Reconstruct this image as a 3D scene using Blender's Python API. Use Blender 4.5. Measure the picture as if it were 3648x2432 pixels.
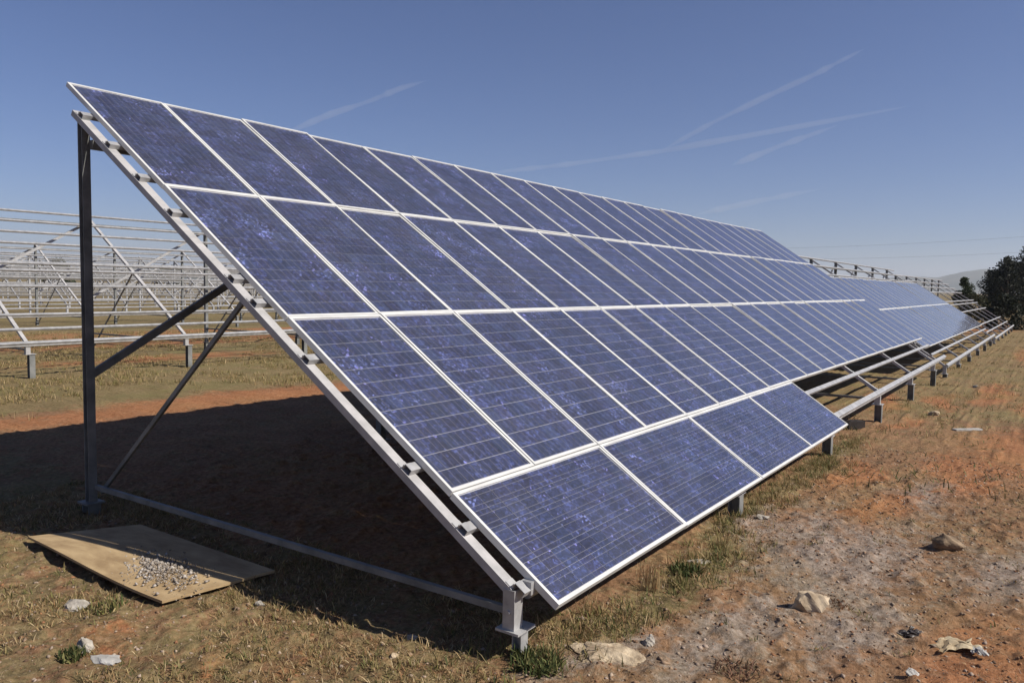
import bpy, bmesh, math, random
import numpy as np
from mathutils import Vector, Matrix

for o in list(bpy.data.objects):
    bpy.data.objects.remove(o, do_unlink=True)
scene = bpy.context.scene
COL = scene.collection
random.seed(7)
RNG = np.random.default_rng(11)
rad = math.radians

# ------------------------------------------------------------------ camera
cam_d = bpy.data.cameras.new('camera')
cam_d.sensor_width = 36.0
cam_d.lens = 27.612
cam_d.clip_start = 0.05
cam_d.clip_end = 80000.0
cam = bpy.data.objects.new('camera', cam_d)
COL.objects.link(cam)
RX = Vector((0.569040, -0.822120, 0.017671))
RY = Vector((0.049099, 0.055420, 0.997255))
RZ = Vector((-0.820843, -0.566611, 0.071901))
CAM = Vector((-3.22299, -1.90028, 1.84694))
cam.matrix_world = Matrix(((RX.x, RY.x, RZ.x, CAM.x), (RX.y, RY.y, RZ.y, CAM.y),
                           (RX.z, RY.z, RZ.z, CAM.z), (0, 0, 0, 1)))
scene.camera = cam

# ------------------------------------------------------------------ sky, sun, exposure
SUN = Vector((0.31, -1.08, 1.0)).normalized()        # towards the sun
world = bpy.data.worlds.new('World')
scene.world = world
world.use_nodes = True
wn = world.node_tree.nodes
wl = world.node_tree.links
wn.clear()
sky = wn.new('ShaderNodeTexSky')
sky.sky_type = 'NISHITA'
sky.sun_disc = False
sky.sun_elevation = math.asin(SUN.z)
sky.sun_rotation = math.atan2(SUN.x, SUN.y)
sky.altitude = 700.0
sky.air_density = 1.0
sky.dust_density = 0.2
sky.ozone_density = 3.5
bg = wn.new('ShaderNodeBackground')
bg.inputs['Strength'].default_value = 0.05
wo = wn.new('ShaderNodeOutputWorld')
tint = wn.new('ShaderNodeMix')
tint.data_type = 'RGBA'
tint.blend_type = 'MULTIPLY'
tint.inputs['Factor'].default_value = 1.0
tint.inputs[7].default_value = (1.02, 1.02, 1.30, 1.0)
wl.new(sky.outputs['Color'], tint.inputs[6])
wl.new(tint.outputs[2], bg.inputs['Color'])
wl.new(bg.outputs['Background'], wo.inputs['Surface'])

sun_d = bpy.data.lights.new('sun', 'SUN')
sun_d.energy = 5.0
sun_d.angle = rad(0.5)
sun_d.color = (1.0, 0.95, 0.87)
sun = bpy.data.objects.new('sun', sun_d)
sun.rotation_euler = (-SUN).to_track_quat('-Z', 'Y').to_euler()
sun.location = (5, -10, 30)
COL.objects.link(sun)

vs = scene.view_settings
vs.view_transform = 'Standard'
vs.look = 'None'
vs.exposure = 0.34
vs.gamma = 1.0
vs.use_curve_mapping = False
scene.cycles.transparent_max_bounces = 16
scene.cycles.volume_bounces = 0

# ------------------------------------------------------------------ helpers
def tag(o, label=None, cat=None, group=None, kind=None):
    if label: o['label'] = label
    if cat: o['category'] = cat
    if group: o['group'] = group
    if kind: o['kind'] = kind
    return o

def link(name, me, parent=None, mat=None):
    o = bpy.data.objects.new(name, me)
    COL.objects.link(o)
    if parent is not None:
        o.parent = parent
    if mat is not None and me is not None and not me.materials:
        me.materials.append(mat)
    return o

def empty(name, loc=(0, 0, 0)):
    o = bpy.data.objects.new(name, None)
    o.empty_display_size = 0.3
    o.location = loc
    COL.objects.link(o)
    return o

class MB:
    """collects boxes and swept profiles into one mesh"""
    def __init__(self):
        self.v = []
        self.f = []
    def box(self, lo, hi):
        b = len(self.v)
        x0, y0, z0 = lo
        x1, y1, z1 = hi
        self.v += [(x0, y0, z0), (x1, y0, z0), (x1, y1, z0), (x0, y1, z0),
                   (x0, y0, z1), (x1, y0, z1), (x1, y1, z1), (x0, y1, z1)]
        for q in ((0, 3, 2, 1), (4, 5, 6, 7), (0, 1, 5, 4), (1, 2, 6, 5), (2, 3, 7, 6), (3, 0, 4, 7)):
            self.f.append(tuple(b + i for i in q))
        return self
    def sweep(self, p0, p1, prof, up=(0, 0, 1)):
        """closed 2-D profile (side, up) swept from p0 to p1"""
        p0 = Vector(p0); p1 = Vector(p1)
        d = (p1 - p0).normalized()
        u = Vector(up)
        if abs(u.normalized().dot(d)) > 0.999:
            u = Vector((0, 1, 0))
        u = (u - d * u.dot(d)).normalized()
        s = d.cross(u).normalized()
        n = len(prof)
        b = len(self.v)
        for p in (p0, p1):
            for a, c in prof:
                self.v.append(tuple(p + s * a + u * c))
        for i in range(n):
            j = (i + 1) % n
            self.f.append((b + i, b + j, b + n + j, b + n + i))
        self.f.append(tuple(b + i for i in reversed(range(n))))
        self.f.append(tuple(b + n + i for i in range(n)))
        return self
    def mesh(self, name, mat=None, smooth=False):
        me = bpy.data.meshes.new(name)
        me.from_pydata(self.v, [], self.f)
        bm = bmesh.new()
        bm.from_mesh(me)
        bmesh.ops.recalc_face_normals(bm, faces=bm.faces)
        bm.to_mesh(me)
        bm.free()
        if mat: me.materials.append(mat)
        if smooth:
            me.polygons.foreach_set('use_smooth', [True] * len(me.polygons))
        return me

def rect(w, h, c=(0, 0)):
    return [(c[0] - w / 2, c[1] - h / 2), (c[0] + w / 2, c[1] - h / 2), (c[0] + w / 2, c[1] + h / 2), (c[0] - w / 2, c[1] + h / 2)]

def chan(w, h, t=0.005, flip=1):
    """C-channel, open to one side"""
    p = [(-w / 2, -h / 2), (w / 2, -h / 2), (w / 2, -h / 2 + t), (-w / 2 + t, -h / 2 + t),
         (-w / 2 + t, h / 2 - t), (w / 2, h / 2 - t), (w / 2, h / 2), (-w / 2, h / 2)]
    return [(a * flip, b) for a, b in p]

def hbeam(w, h, t=0.007):
    a, b = w / 2, h / 2
    return [(-a, -b), (a, -b), (a, -b + t), (t / 2, -b + t), (t / 2, b - t), (a, b - t), (a, b), (-a, b), (-a, b - t),
            (-t / 2, b - t), (-t / 2, -b + t), (-a, -b + t)]

def circ(r, n=10):
    return [(r * math.cos(2 * math.pi * i / n), r * math.sin(2 * math.pi * i / n)) for i in range(n)]

# numpy value noise --------------------------------------------------
def _hash(ix, iy, seed):
    h = (ix.astype(np.int64) * 374761393 + iy.astype(np.int64) * 668265263 + seed * 1442695041) & 0x7fffffff
    h = ((h ^ (h >> 13)) * 1274126177) & 0x7fffffff
    h = (h ^ (h >> 16)) & 0xffff
    return h / 65535.0

def vnoise(x, y, seed=0):
    ix = np.floor(x); iy = np.floor(y)
    fx = x - ix; fy = y - iy
    fx = fx * fx * (3 - 2 * fx); fy = fy * fy * (3 - 2 * fy)
    a = _hash(ix, iy, seed); b = _hash(ix + 1, iy, seed)
    c = _hash(ix, iy + 1, seed); d = _hash(ix + 1, iy + 1, seed)
    return (a + (b - a) * fx) * (1 - fy) + (c + (d - c) * fx) * fy      # 0..1

def fbm(x, y, seed=0, oct=4):
    s = 0.0; a = 0.5; t = 0.0
    for i in range(oct):
        s = s + a * vnoise(x * 2 ** i + 17.3 * i, y * 2 ** i - 9.1 * i, seed + i)
        t += a; a *= 0.5
    return s / t

def ground_z(x, y):
    x = np.asarray(x, float); y = np.asarray(y, float)
    base = -0.0125 * 50 * (1 - np.exp(-np.clip(x, 0, None) / 50)) * 1.1 - 0.02
    h = (vnoise(x / 2.6, y / 2.6, 3) - 0.5) * 0.03 + (vnoise(x / 0.55, y / 0.55, 4) - 0.5) * 0.03
    n1 = vnoise(x / 0.13, y / 0.13, 5); n2 = vnoise(x / 0.06, y / 0.06, 6)
    n3 = vnoise(x / 0.030, y / 0.030, 7)
    clod = np.clip(n1 * 0.6 + n2 * 0.55 - 0.62, 0, 1)
    h = h + (n1 - 0.5) * 0.016 + (n2 - 0.5) * 0.013 + (n3 - 0.5) * 0.006 + clod * 0.055
    near = np.hypot(x - 1.5, y - 1)
    far = np.clip((near - 60) / 400, 0, 1)
    h = h + far * (vnoise(x / 300, y / 300, 9) - 0.5) * 1.6
    return base + h

# ------------------------------------------------------------------ materials
def new_mat(name):
    m = bpy.data.materials.new(name)
    m.use_nodes = True
    n = m.node_tree.nodes
    n.clear()
    out = n.new('ShaderNodeOutputMaterial')
    return m, n, m.node_tree.links, out

def noise_node(n, l, coord, scale, detail=4, rough=0.55):
    t = n.new('ShaderNodeTexNoise')
    t.inputs['Scale'].default_value = scale
    t.inputs['Detail'].default_value = detail
    t.inputs['Roughness'].default_value = rough
    l.new(coord, t.inputs['Vector'])
    return t

def ramp(n, l, fac, stops):
    r = n.new('ShaderNodeValToRGB')
    e = r.color_ramp.elements
    while len(e) < len(stops):
        e.new(0.5)
    for i, (p, c) in enumerate(stops):
        e[i].position = p
        e[i].color = (*c, 1) if len(c) == 3 else c
    l.new(fac, r.inputs['Fac'])
    return r

def mixc(n, l, fac, a, b, mode='MIX'):
    m = n.new('ShaderNodeMix')
    m.data_type = 'RGBA'
    m.blend_type = mode
    for sock, val in ((m.inputs['Factor'], fac), (m.inputs[6], a), (m.inputs[7], b)):
        if isinstance(val, (int, float)):
            sock.default_value = val
        elif isinstance(val, tuple):
            sock.default_value = (*val, 1)
        else:
            l.new(val, sock)
    return m.outputs[2]

def mth(n, l, op, a, b=0.0, clamp=False):
    m = n.new('ShaderNodeMath')
    m.operation = op
    m.use_clamp = clamp
    for i, v in enumerate((a, b)):
        if isinstance(v, (int, float)):
            m.inputs[i].default_value = v
        else:
            l.new(v, m.inputs[i])
    return m.outputs[0]

def rough_mat(name, c0, c1, scale=8.0, rough=0.8, metal=0.0, bump=0.0, bscale=None, spec=0.4, coord='Object', lo=0.35, hi=0.65):
    m, n, l, out = new_mat(name)
    tc = n.new('ShaderNodeTexCoord')
    t = noise_node(n, l, tc.outputs[coord], scale, 6, 0.6)
    r = ramp(n, l, t.outputs['Fac'], [(lo, c0), (hi, c1)])
    p = n.new('ShaderNodeBsdfPrincipled')
    p.inputs['Roughness'].default_value = rough
    p.inputs['Metallic'].default_value = metal
    p.inputs['Specular IOR Level'].default_value = spec
    l.new(r.outputs['Color'], p.inputs['Base Color'])
    if bump:
        t2 = noise_node(n, l, tc.outputs[coord], bscale or scale * 4, 6, 0.65)
        b = n.new('ShaderNodeBump')
        b.inputs['Strength'].default_value = 1.0
        b.inputs['Distance'].default_value = bump
        l.new(t2.outputs['Fac'], b.inputs['Height'])
        l.new(b.outputs['Normal'], p.inputs['Normal'])
    l.new(p.outputs['BSDF'], out.inputs['Surface'])
    return m

M_STEEL = rough_mat('galvanised_steel', (0.30, 0.295, 0.29), (0.46, 0.45, 0.44), 9.0, 0.5, 0.35, coord='Object', bump=0.0006, bscale=60)
M_POST = rough_mat('shade_toned_post_steel', (0.12, 0.125, 0.12), (0.22, 0.22, 0.21), 6.0, 0.6, 0.2, bump=0.0006, bscale=50)  # dark steel, with the shade under the table put into its colour
M_ALU = rough_mat('anodised_aluminium', (0.54, 0.53, 0.50), (0.66, 0.65, 0.61), 4.0, 0.45, 0.1)
M_RAFTER = rough_mat('bright_galvanised_steel', (0.33, 0.32, 0.31), (0.46, 0.44, 0.43), 8.0, 0.55, 0.1, bump=0.0005, bscale=60)
M_BACK = rough_mat('white_backsheet', (0.42, 0.42, 0.45), (0.50, 0.50, 0.52), 12.0, 0.6)

def cell_material():
    m, n, l, out = new_mat('polycrystalline_silicon')
    geo = n.new('ShaderNodeNewGeometry')
    uv = n.new('ShaderNodeUVMap'); uv.uv_map = 'UVMap'
    oi = n.new('ShaderNodeObjectInfo')
    add = n.new('ShaderNodeVectorMath'); add.operation = 'ADD'
    comb = n.new('ShaderNodeCombineXYZ')
    for i in range(3):
        l.new(mth(n, l, 'MULTIPLY', oi.outputs['Random'], 13.0 + i * 7), comb.inputs[i])
    l.new(geo.outputs['Position'], add.inputs[0]); l.new(comb.outputs[0], add.inputs[1])
    v = n.new('ShaderNodeTexVoronoi'); v.inputs['Scale'].default_value = 70.0
    l.new(add.outputs[0], v.inputs['Vector'])
    v2 = n.new('ShaderNodeTexVoronoi'); v2.inputs['Scale'].default_value = 24.0
    l.new(add.outputs[0], v2.inputs['Vector'])
    sep = n.new('ShaderNodeSeparateColor'); l.new(v.outputs['Color'], sep.inputs[0])
    sep2 = n.new('ShaderNodeSeparateColor'); l.new(v2.outputs['Color'], sep2.inputs[0])
    f = mth(n, l, 'ADD', mth(n, l, 'MULTIPLY', sep.outputs[0], 0.6), mth(n, l, 'MULTIPLY', sep2.outputs[1], 0.4))
    r = ramp(n, l, f, [(0.1, (0.021, 0.020, 0.034)), (0.45, (0.031, 0.033, 0.071)), (0.72, (0.044, 0.051, 0.128)), (0.90, (0.080, 0.10, 0.26))])
    clu = noise_node(n, l, add.outputs[0], 1.6, 2, 0.5).outputs['Fac']
    spark = mth(n, l, 'GREATER_THAN', mth(n, l, 'ADD', mth(n, l, 'MULTIPLY', sep.outputs[2], sep2.outputs[2]), mth(n, l, 'MULTIPLY', clu, 0.9)), 1.38)
    col = mixc(n, l, spark, r.outputs['Color'], (0.24, 0.24, 0.60))  # sparkle of crystal grains painted as a fixed bright colour
    # sharp crystal flakes, their glints painted in as bright colour, gathered in places
    clu2 = noise_node(n, l, add.outputs[0], 3.2, 1, 0.4).outputs['Fac']
    flake_glint = mth(n, l, 'GREATER_THAN', mth(n, l, 'ADD', mth(n, l, 'MULTIPLY', sep.outputs[1], 0.55), mth(n, l, 'MULTIPLY', clu2, 1.0)), 1.135)
    col = mixc(n, l, mth(n, l, 'MULTIPLY', flake_glint, mth(n, l, 'ADD', mth(n, l, 'MULTIPLY', sep.outputs[0], 0.8), 0.2)), col, (0.20, 0.245, 0.55))
    # per-panel and per-cell tint
    ca = n.new('ShaderNodeAttribute'); ca.attribute_name = 'cellrand'
    wnz = n.new('ShaderNodeTexWhiteNoise'); wnz.noise_dimensions = '1D'
    l.new(mth(n, l, 'ADD', mth(n, l, 'MULTIPLY', ca.outputs['Fac'], 91.0), mth(n, l, 'MULTIPLY', oi.outputs['Random'], 57.0)), wnz.inputs['W'])
    wn2 = n.new('ShaderNodeSeparateColor'); l.new(wnz.outputs['Color'], wn2.inputs[0])
    col = mixc(n, l, mth(n, l, 'MULTIPLY', wn2.outputs[1], 0.35), col, (0.034, 0.060, 0.115))
    br = mth(n, l, 'ADD', mth(n, l, 'ADD', mth(n, l, 'MULTIPLY', oi.outputs['Random'], 0.22), mth(n, l, 'MULTIPLY', wn2.outputs[0], 0.55)), 0.62)
    hsv = n.new('ShaderNodeHueSaturation'); l.new(br, hsv.inputs['Value']); l.new(col, hsv.inputs['Color'])
    # two tinned bus bars down every cell
    sx = n.new('ShaderNodeSeparateXYZ'); l.new(uv.outputs['UV'], sx.inputs[0])
    d = mth(n, l, 'ABSOLUTE', mth(n, l, 'SUBTRACT', mth(n, l, 'ABSOLUTE', mth(n, l, 'SUBTRACT', sx.outputs[0], 0.5)), 0.245))
    bus = mth(n, l, 'LESS_THAN', d, 0.011)
    col2 = mixc(n, l, mth(n, l, 'MULTIPLY', bus, 0.5), hsv.outputs['Color'], (0.36, 0.35, 0.36))
    p = n.new('ShaderNodeBsdfPrincipled')
    p.inputs['Roughness'].default_value = 0.4
    p.inputs['Specular IOR Level'].default_value = 0.3
    l.new(col2, p.inputs['Base Color'])
    l.new(p.outputs['BSDF'], out.inputs['Surface'])
    return m
M_CELL = cell_material()

def glass_material():
    m, n, l, out = new_mat('dusty_solar_glass')
    geo = n.new('ShaderNodeNewGeometry')
    fr = n.new('ShaderNodeFresnel'); fr.inputs['IOR'].default_value = 1.88
    tr = n.new('ShaderNodeBsdfTransparent'); tr.inputs['Color'].default_value = (0.97, 0.97, 0.98, 1)
    gl = n.new('ShaderNodeBsdfGlossy'); gl.inputs['Roughness'].default_value = 0.05
    gl.inputs['Color'].default_value = (0.95, 0.95, 1.0, 1)
    m1 = n.new('ShaderNodeMixShader')
    l.new(fr.outputs[0], m1.inputs[0]); l.new(tr.outputs[0], m1.inputs[1]); l.new(gl.outputs[0], m1.inputs[2])
    du = n.new('ShaderNodeBsdfDiffuse'); du.inputs['Color'].default_value = (0.46, 0.42, 0.40, 1)
    t = noise_node(n, l, geo.outputs['Position'], 2.2, 5, 0.6)
    t2 = noise_node(n, l, geo.outputs['Position'], 45.0, 3, 0.6)
    f = mth(n, l, 'ADD', mth(n, l, 'MULTIPLY', t.outputs['Fac'], 0.08), mth(n, l, 'MULTIPLY', t2.outputs['Fac'], 0.04))
    m2 = n.new('ShaderNodeMixShader')
    l.new(mth(n, l, 'SUBTRACT', f, 0.025, True), m2.inputs[0]); l.new(m1.outputs[0], m2.inputs[1]); l.new(du.outputs[0], m2.inputs[2])
    l.new(m2.outputs[0], out.inputs['Surface'])
    return m
M_GLASS = glass_material()

def ground_material():
    m, n, l, out = new_mat('dry_field_soil')
    geo = n.new('ShaderNodeNewGeometry')
    pos = geo.outputs['Position']
    at = n.new('ShaderNodeAttribute'); at.attribute_name = 'zone'
    sp = n.new('ShaderNodeSeparateColor'); l.new(at.outputs['Color'], sp.inputs[0])
    red, grey, grass = sp.outputs[0], sp.outputs[1], sp.outputs[2]
    nf = noise_node(n, l, pos, 26.0, 8, 0.7).outputs['Fac']
    nm = noise_node(n, l, pos, 5.0, 6, 0.65).outputs['Fac']
    nl = noise_node(n, l, pos, 0.7, 6, 0.6).outputs['Fac']
    nk = noise_node(n, l, pos, 95.0, 4, 0.7).outputs['Fac']
    ns = noise_node(n, l, pos, 15.0, 5, 0.7).outputs['Fac']
    nb = noise_node(n, l, pos, 1.9, 5, 0.65).outputs['Fac']
    soil = ramp(n, l, nf, [(0.28, (0.080, 0.040, 0.020)), (0.45, (0.20, 0.108, 0.056)), (0.60, (0.285, 0.162, 0.088)), (0.74, (0.39, 0.255, 0.155))]).outputs['Color']
    redc = ramp(n, l, nf, [(0.28, (0.12, 0.050, 0.022)), (0.5, (0.30, 0.130, 0.058)), (0.72, (0.44, 0.23, 0.12))]).outputs['Color']
    greyc = ramp(n, l, nf, [(0.28, (0.10, 0.075, 0.056)), (0.5, (0.25, 0.192, 0.148)), (0.72, (0.41, 0.34, 0.285))]).outputs['Color']
    grc = ramp(n, l, nf, [(0.28, (0.065, 0.050, 0.022)), (0.45, (0.16, 0.118, 0.055)), (0.60, (0.245, 0.18, 0.090)), (0.74, (0.34, 0.25, 0.13))]).outputs['Color']
    def brk(w, sharp=2.6):
        s = mth(n, l, 'ADD', w, mth(n, l, 'ADD', mth(n, l, 'MULTIPLY', mth(n, l, 'SUBTRACT', nm, 0.5), 1.9), mth(n, l, 'MULTIPLY', mth(n, l, 'SUBTRACT', ns, 0.5), 1.6)))
        return mth(n, l, 'ADD', mth(n, l, 'MULTIPLY', mth(n, l, 'SUBTRACT', s, 0.5), sharp), 0.5, True)
    c = mixc(n, l, brk(grass), soil, grc)
    c = mixc(n, l, brk(grey, 1.8), c, greyc)
    c = mixc(n, l, brk(red, 2.2), c, redc)
    # green flush in the grass
    gm = mth(n, l, 'MULTIPLY', mth(n, l, 'MULTIPLY', grass, 0.7), mth(n, l, 'MULTIPLY', mth(n, l, 'SUBTRACT', nl, 0.46), 5.0, True), True)
    c = mixc(n, l, gm, c, (0.125, 0.115, 0.042))
    # tiny grit, light and dark
    c = mixc(n, l, mth(n, l, 'MULTIPLY', mth(n, l, 'SUBTRACT', nk, 0.62), 7.0, True), c, (0.46, 0.38, 0.29))
    c = mixc(n, l, mth(n, l, 'MULTIPLY', mth(n, l, 'SUBTRACT', 0.37, nk), 7.0, True), c, (0.055, 0.036, 0.022))
    v = mth(n, l, 'ADD', mth(n, l, 'ADD', mth(n, l, 'MULTIPLY', nl, 0.6), mth(n, l, 'MULTIPLY', nb, 0.8)), 0.30)
    hs = n.new('ShaderNodeHueSaturation'); l.new(v, hs.inputs['Value']); l.new(c, hs.inputs['Color'])
    p = n.new('ShaderNodeBsdfPrincipled')
    p.inputs['Roughness'].default_value = 0.95
    p.inputs['Specular IOR Level'].default_value = 0.12
    l.new(hs.outputs['Color'], p.inputs['Base Color'])
    b = n.new('ShaderNodeBump'); b.inputs['Strength'].default_value = 1.0; b.inputs['Distance'].default_value = 0.016
    hh = mth(n, l, 'ADD', nf, mth(n, l, 'MULTIPLY', nk, 0.35))
    l.new(hh, b.inputs['Height']); l.new(b.outputs['Normal'], p.inputs['Normal'])
    l.new(p.outputs['BSDF'], out.inputs['Surface'])
    return m
M_GROUND = ground_material()

def attr_mat(name, attr='tint', rough=0.8, transl=0.0):
    m, n, l, out = new_mat(name)
    at = n.new('ShaderNodeAttribute'); at.attribute_name = attr
    p = n.new('ShaderNodeBsdfPrincipled')
    p.inputs['Roughness'].default_value = rough
    p.inputs['Specular IOR Level'].default_value = 0.2
    l.new(at.outputs['Color'], p.inputs['Base Color'])
    if transl:
        t = n.new('ShaderNodeBsdfTranslucent'); l.new(at.outputs['Color'], t.inputs['Color'])
        mx = n.new('ShaderNodeMixShader'); mx.inputs[0].default_value = transl
        l.new(p.outputs[0], mx.inputs[1]); l.new(t.outputs[0], mx.inputs[2]); l.new(mx.outputs[0], out.inputs['Surface'])
    else:
        l.new(p.outputs['BSDF'], out.inputs['Surface'])
    return m
M_BLADE = attr_mat('grass_blades', transl=0.2)
M_PEBBLE = attr_mat('pebbles', rough=0.9)
M_LEAF = attr_mat('leaves', rough=0.6, transl=0.15)

# ------------------------------------------------------------------ colour zones of the field (real soil colours)
def blob(x, y, cx, cy, rx, ry, rot=0.0):
    c, s = math.cos(rot), math.sin(rot)
    dx = x - cx; dy = y - cy
    u = (dx * c + dy * s) / rx; v = (-dx * s + dy * c) / ry
    return np.clip(1.35 - np.sqrt(u * u + v * v), 0, 1)

def zones(x, y):
    w1 = (fbm(x / 1.7, y / 1.7, 21) - 0.5) * 1.2
    w2 = (fbm(x / 1.7 + 40, y / 1.7, 25) - 0.5) * 1.2
    xs, ys = x + w1, y + w2
    red = np.zeros_like(x)
    for b in ((8.6, -1.5, 2.6, 0.62), (6.6, -1.15, 1.6, 0.4), (15.5, -1.0, 2.6, 0.5), (9.6, -0.3, 0.9, 0.18), (1.1, -2.0, 1.0, 0.45),
              (5.6, -0.25, 0.9, 0.25), (3.9, -2.7, 1.5, 0.5), (-0.75, 1.15, 0.35, 0.3), (-1.35, 2.2, 0.3, 0.25), (-1.0, 1.6, 0.22, 0.2), (12.5, 0.7, 1.8, 0.3),
              (4.5, 9.0, 6.5, 0.75), (16, 9.6, 6, 0.7), (20, 25, 16, 2.2), (12, 21, 12, 1.5), (8, 16.2, 4, 0.8), (24, -2.4, 5, 0.9), (60, 3, 14, 3), (11.5, -1.9, 3.0, 0.6), (18.5, -2.6, 4.0, 0.8), (4.3, -0.75, 0.9, 0.22), (13.5, -0.2, 1.6, 0.25), (30, -1.2, 5, 0.6)):
        red = np.maximum(red, blob(xs, ys, *b) * 0.95 * (0.45 if b[0] < 0 else 1))
    grey = np.zeros_like(x)
    for b in ((2.6, -0.75, 1.6, 0.85), (1.6, -1.1, 0.9, 0.45), (3.2, -0.1, 0.7, 0.25), (1.0, -0.5, 0.8, 0.35), (3.2, -1.9, 1.0, 0.35), (0.6, -0.15, 0.3, 0.15), (5.0, -0.9, 1.2, 0.3)):
        grey = np.maximum(grey, blob(xs, ys, *b) * 0.74)
    back = np.clip((y - 9.3) / 0.8, 0, 1)
    left = np.clip((0.9 - x) / 0.5, 0, 1) * np.clip((y + 0.1) / 0.4, 0, 1) * 0.62
    foot = np.clip(1 - np.abs(ys * 0.6 + y * 0.4 - 0.12) / 0.34, 0, 1) * np.clip((9 - x) / 2, 0, 1) * np.clip(x + 0.6, 0, 1)
    right = np.clip((x - 8.5) / 3, 0, 1) * 0.62
    grass = np.maximum.reduce([back * 0.9, left, foot, right * np.clip((10.5 - y) / 2, 0, 1), 0.3 + 0 * x])
    return red, grey, grass, foot

# ------------------------------------------------------------------ ground sheet
def axis(lo, hi, step, far):
    a = list(np.arange(lo, hi + 1e-6, step))
    up = []; p = hi; s = step
    while p < far:
        s *= 1.075; p += s; up.append(p)
    dn = []; p = lo; s = step
    while p > -far:
        s *= 1.075; p -= s; dn.append(p)
    return np.array(dn[::-1] + a + up)

gx = axis(-2.6, 5.6, 0.016, 9000.0)
gy = axis(-2.7, 4.6, 0.016, 9000.0)
GX, GY = np.meshgrid(gx, gy)
fx, fy = GX.ravel(), GY.ravel()
gz = ground_z(fx, fy)
nx, ny = len(gx), len(gy)
me = bpy.data.meshes.new('ground')
idx = np.arange(nx * ny).reshape(ny, nx)
quads = np.stack([idx[:-1, :-1], idx[:-1, 1:], idx[1:, 1:], idx[1:, :-1]], -1).reshape(-1, 4)
me.vertices.add(nx * ny)
me.vertices.foreach_set('co', np.stack([fx, fy, gz], 1).ravel().astype(np.float32))
me.loops.add(quads.size)
me.loops.foreach_set('vertex_index', quads.ravel().astype(np.int32))
me.polygons.add(len(quads))
me.polygons.foreach_set('loop_start', (np.arange(len(quads)) * 4).astype(np.int32))
me.polygons.foreach_set('use_smooth', np.ones(len(quads), bool))
me.update(calc_edges=True)
zr, zg, zgr, _f = zones(fx, fy)
ca = me.attributes.new('zone', 'FLOAT_COLOR', 'POINT')
ca.data.foreach_set('color', np.stack([zr, zg, zgr, np.ones_like(zr)], 1).ravel().astype(np.float32))
ground = link('ground', me, None, M_GROUND)
tag(ground, 'dry reddish brown field of bare soil and parched grass', 'ground', kind='structure')

# ------------------------------------------------------------------ far hills
M_HILL = rough_mat('far_hill_scrub', (0.055, 0.065, 0.04), (0.12, 0.11, 0.07), 0.004, 0.95, coord='Object')
def hill_mesh(name, r0, r1, a0, a1, hfun, na=160, nr=14):
    v = []; f = []
    for i in range(na + 1):
        a = a0 + (a1 - a0) * i / na
        H = hfun(i / na, a)
        for j in range(nr + 1):
            t = j / nr
            r = r0 + (r1 - r0) * t
            k = math.sin(math.pi * min(t * 1.15, 1.0)) ** 1.3 if t < 0.87 else 0
            z = H * k * (0.85 + 0.3 * float(vnoise(np.array(r * math.cos(a) / 330), np.array(r * math.sin(a) / 330), 31))) - 4
            v.append((r * math.cos(a), r * math.sin(a), z))
    for i in range(na):
        for j in range(nr):
            p = i * (nr + 1) + j
            f.append((p, p + nr + 1, p + nr + 2, p + 1))
    me = bpy.data.meshes.new(name)
    me.from_pydata(v, [], f)
    me.polygons.foreach_set('use_smooth', [True] * len(f))
    return me

def ridge_right(u, a):
    d = math.degrees(a)
    peak = math.exp(-((d - 3.4) / 3.3) ** 2) * 115 + math.exp(-((d - 8.6) / 2.4) ** 2) * 60 + math.exp(-((d + 8) / 5) ** 2) * 150
    edge = min(1, u * 8, (1 - u) * 8)
    return max(2, (peak + 25 * float(fbm(np.array(d / 1.3), np.array(0.3), 41, 3))) * edge)
def ridge_left(u, a):
    d = math.degrees(a)
    edge = min(1, u * 8, (1 - u) * 8)
    return (28 + 55 * float(fbm(np.array(d / 5.0), np.array(1.3), 43, 4))) * edge
h1 = link('hills', hill_mesh('hills', 4300, 6800, rad(-24), rad(22), ridge_right), None, M_HILL)
tag(h1, 'hazy blue mountain ridge behind the trees on the right', 'hills', kind='structure')
h2 = link('hills', hill_mesh('hills', 3000, 4600, rad(14), rad(112), ridge_left, 220), None, M_HILL)
tag(h2, 'low hazy ridge along the horizon behind the bare racks', 'hills', kind='structure')

# ------------------------------------------------------------------ solar tables
A = rad(33.7)
CA, SA = math.cos(A), math.sin(A)
PITCH, ROWP = 0.815, 1.60
SLEN = 4.8 + 0.834
PURLINS = [5.145, 4.687, 4.212, 3.738, 2.93, 2.66, 2.077, 1.097, 0.631, 0.206]
BAY, F0 = 3.26, -0.06

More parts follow.
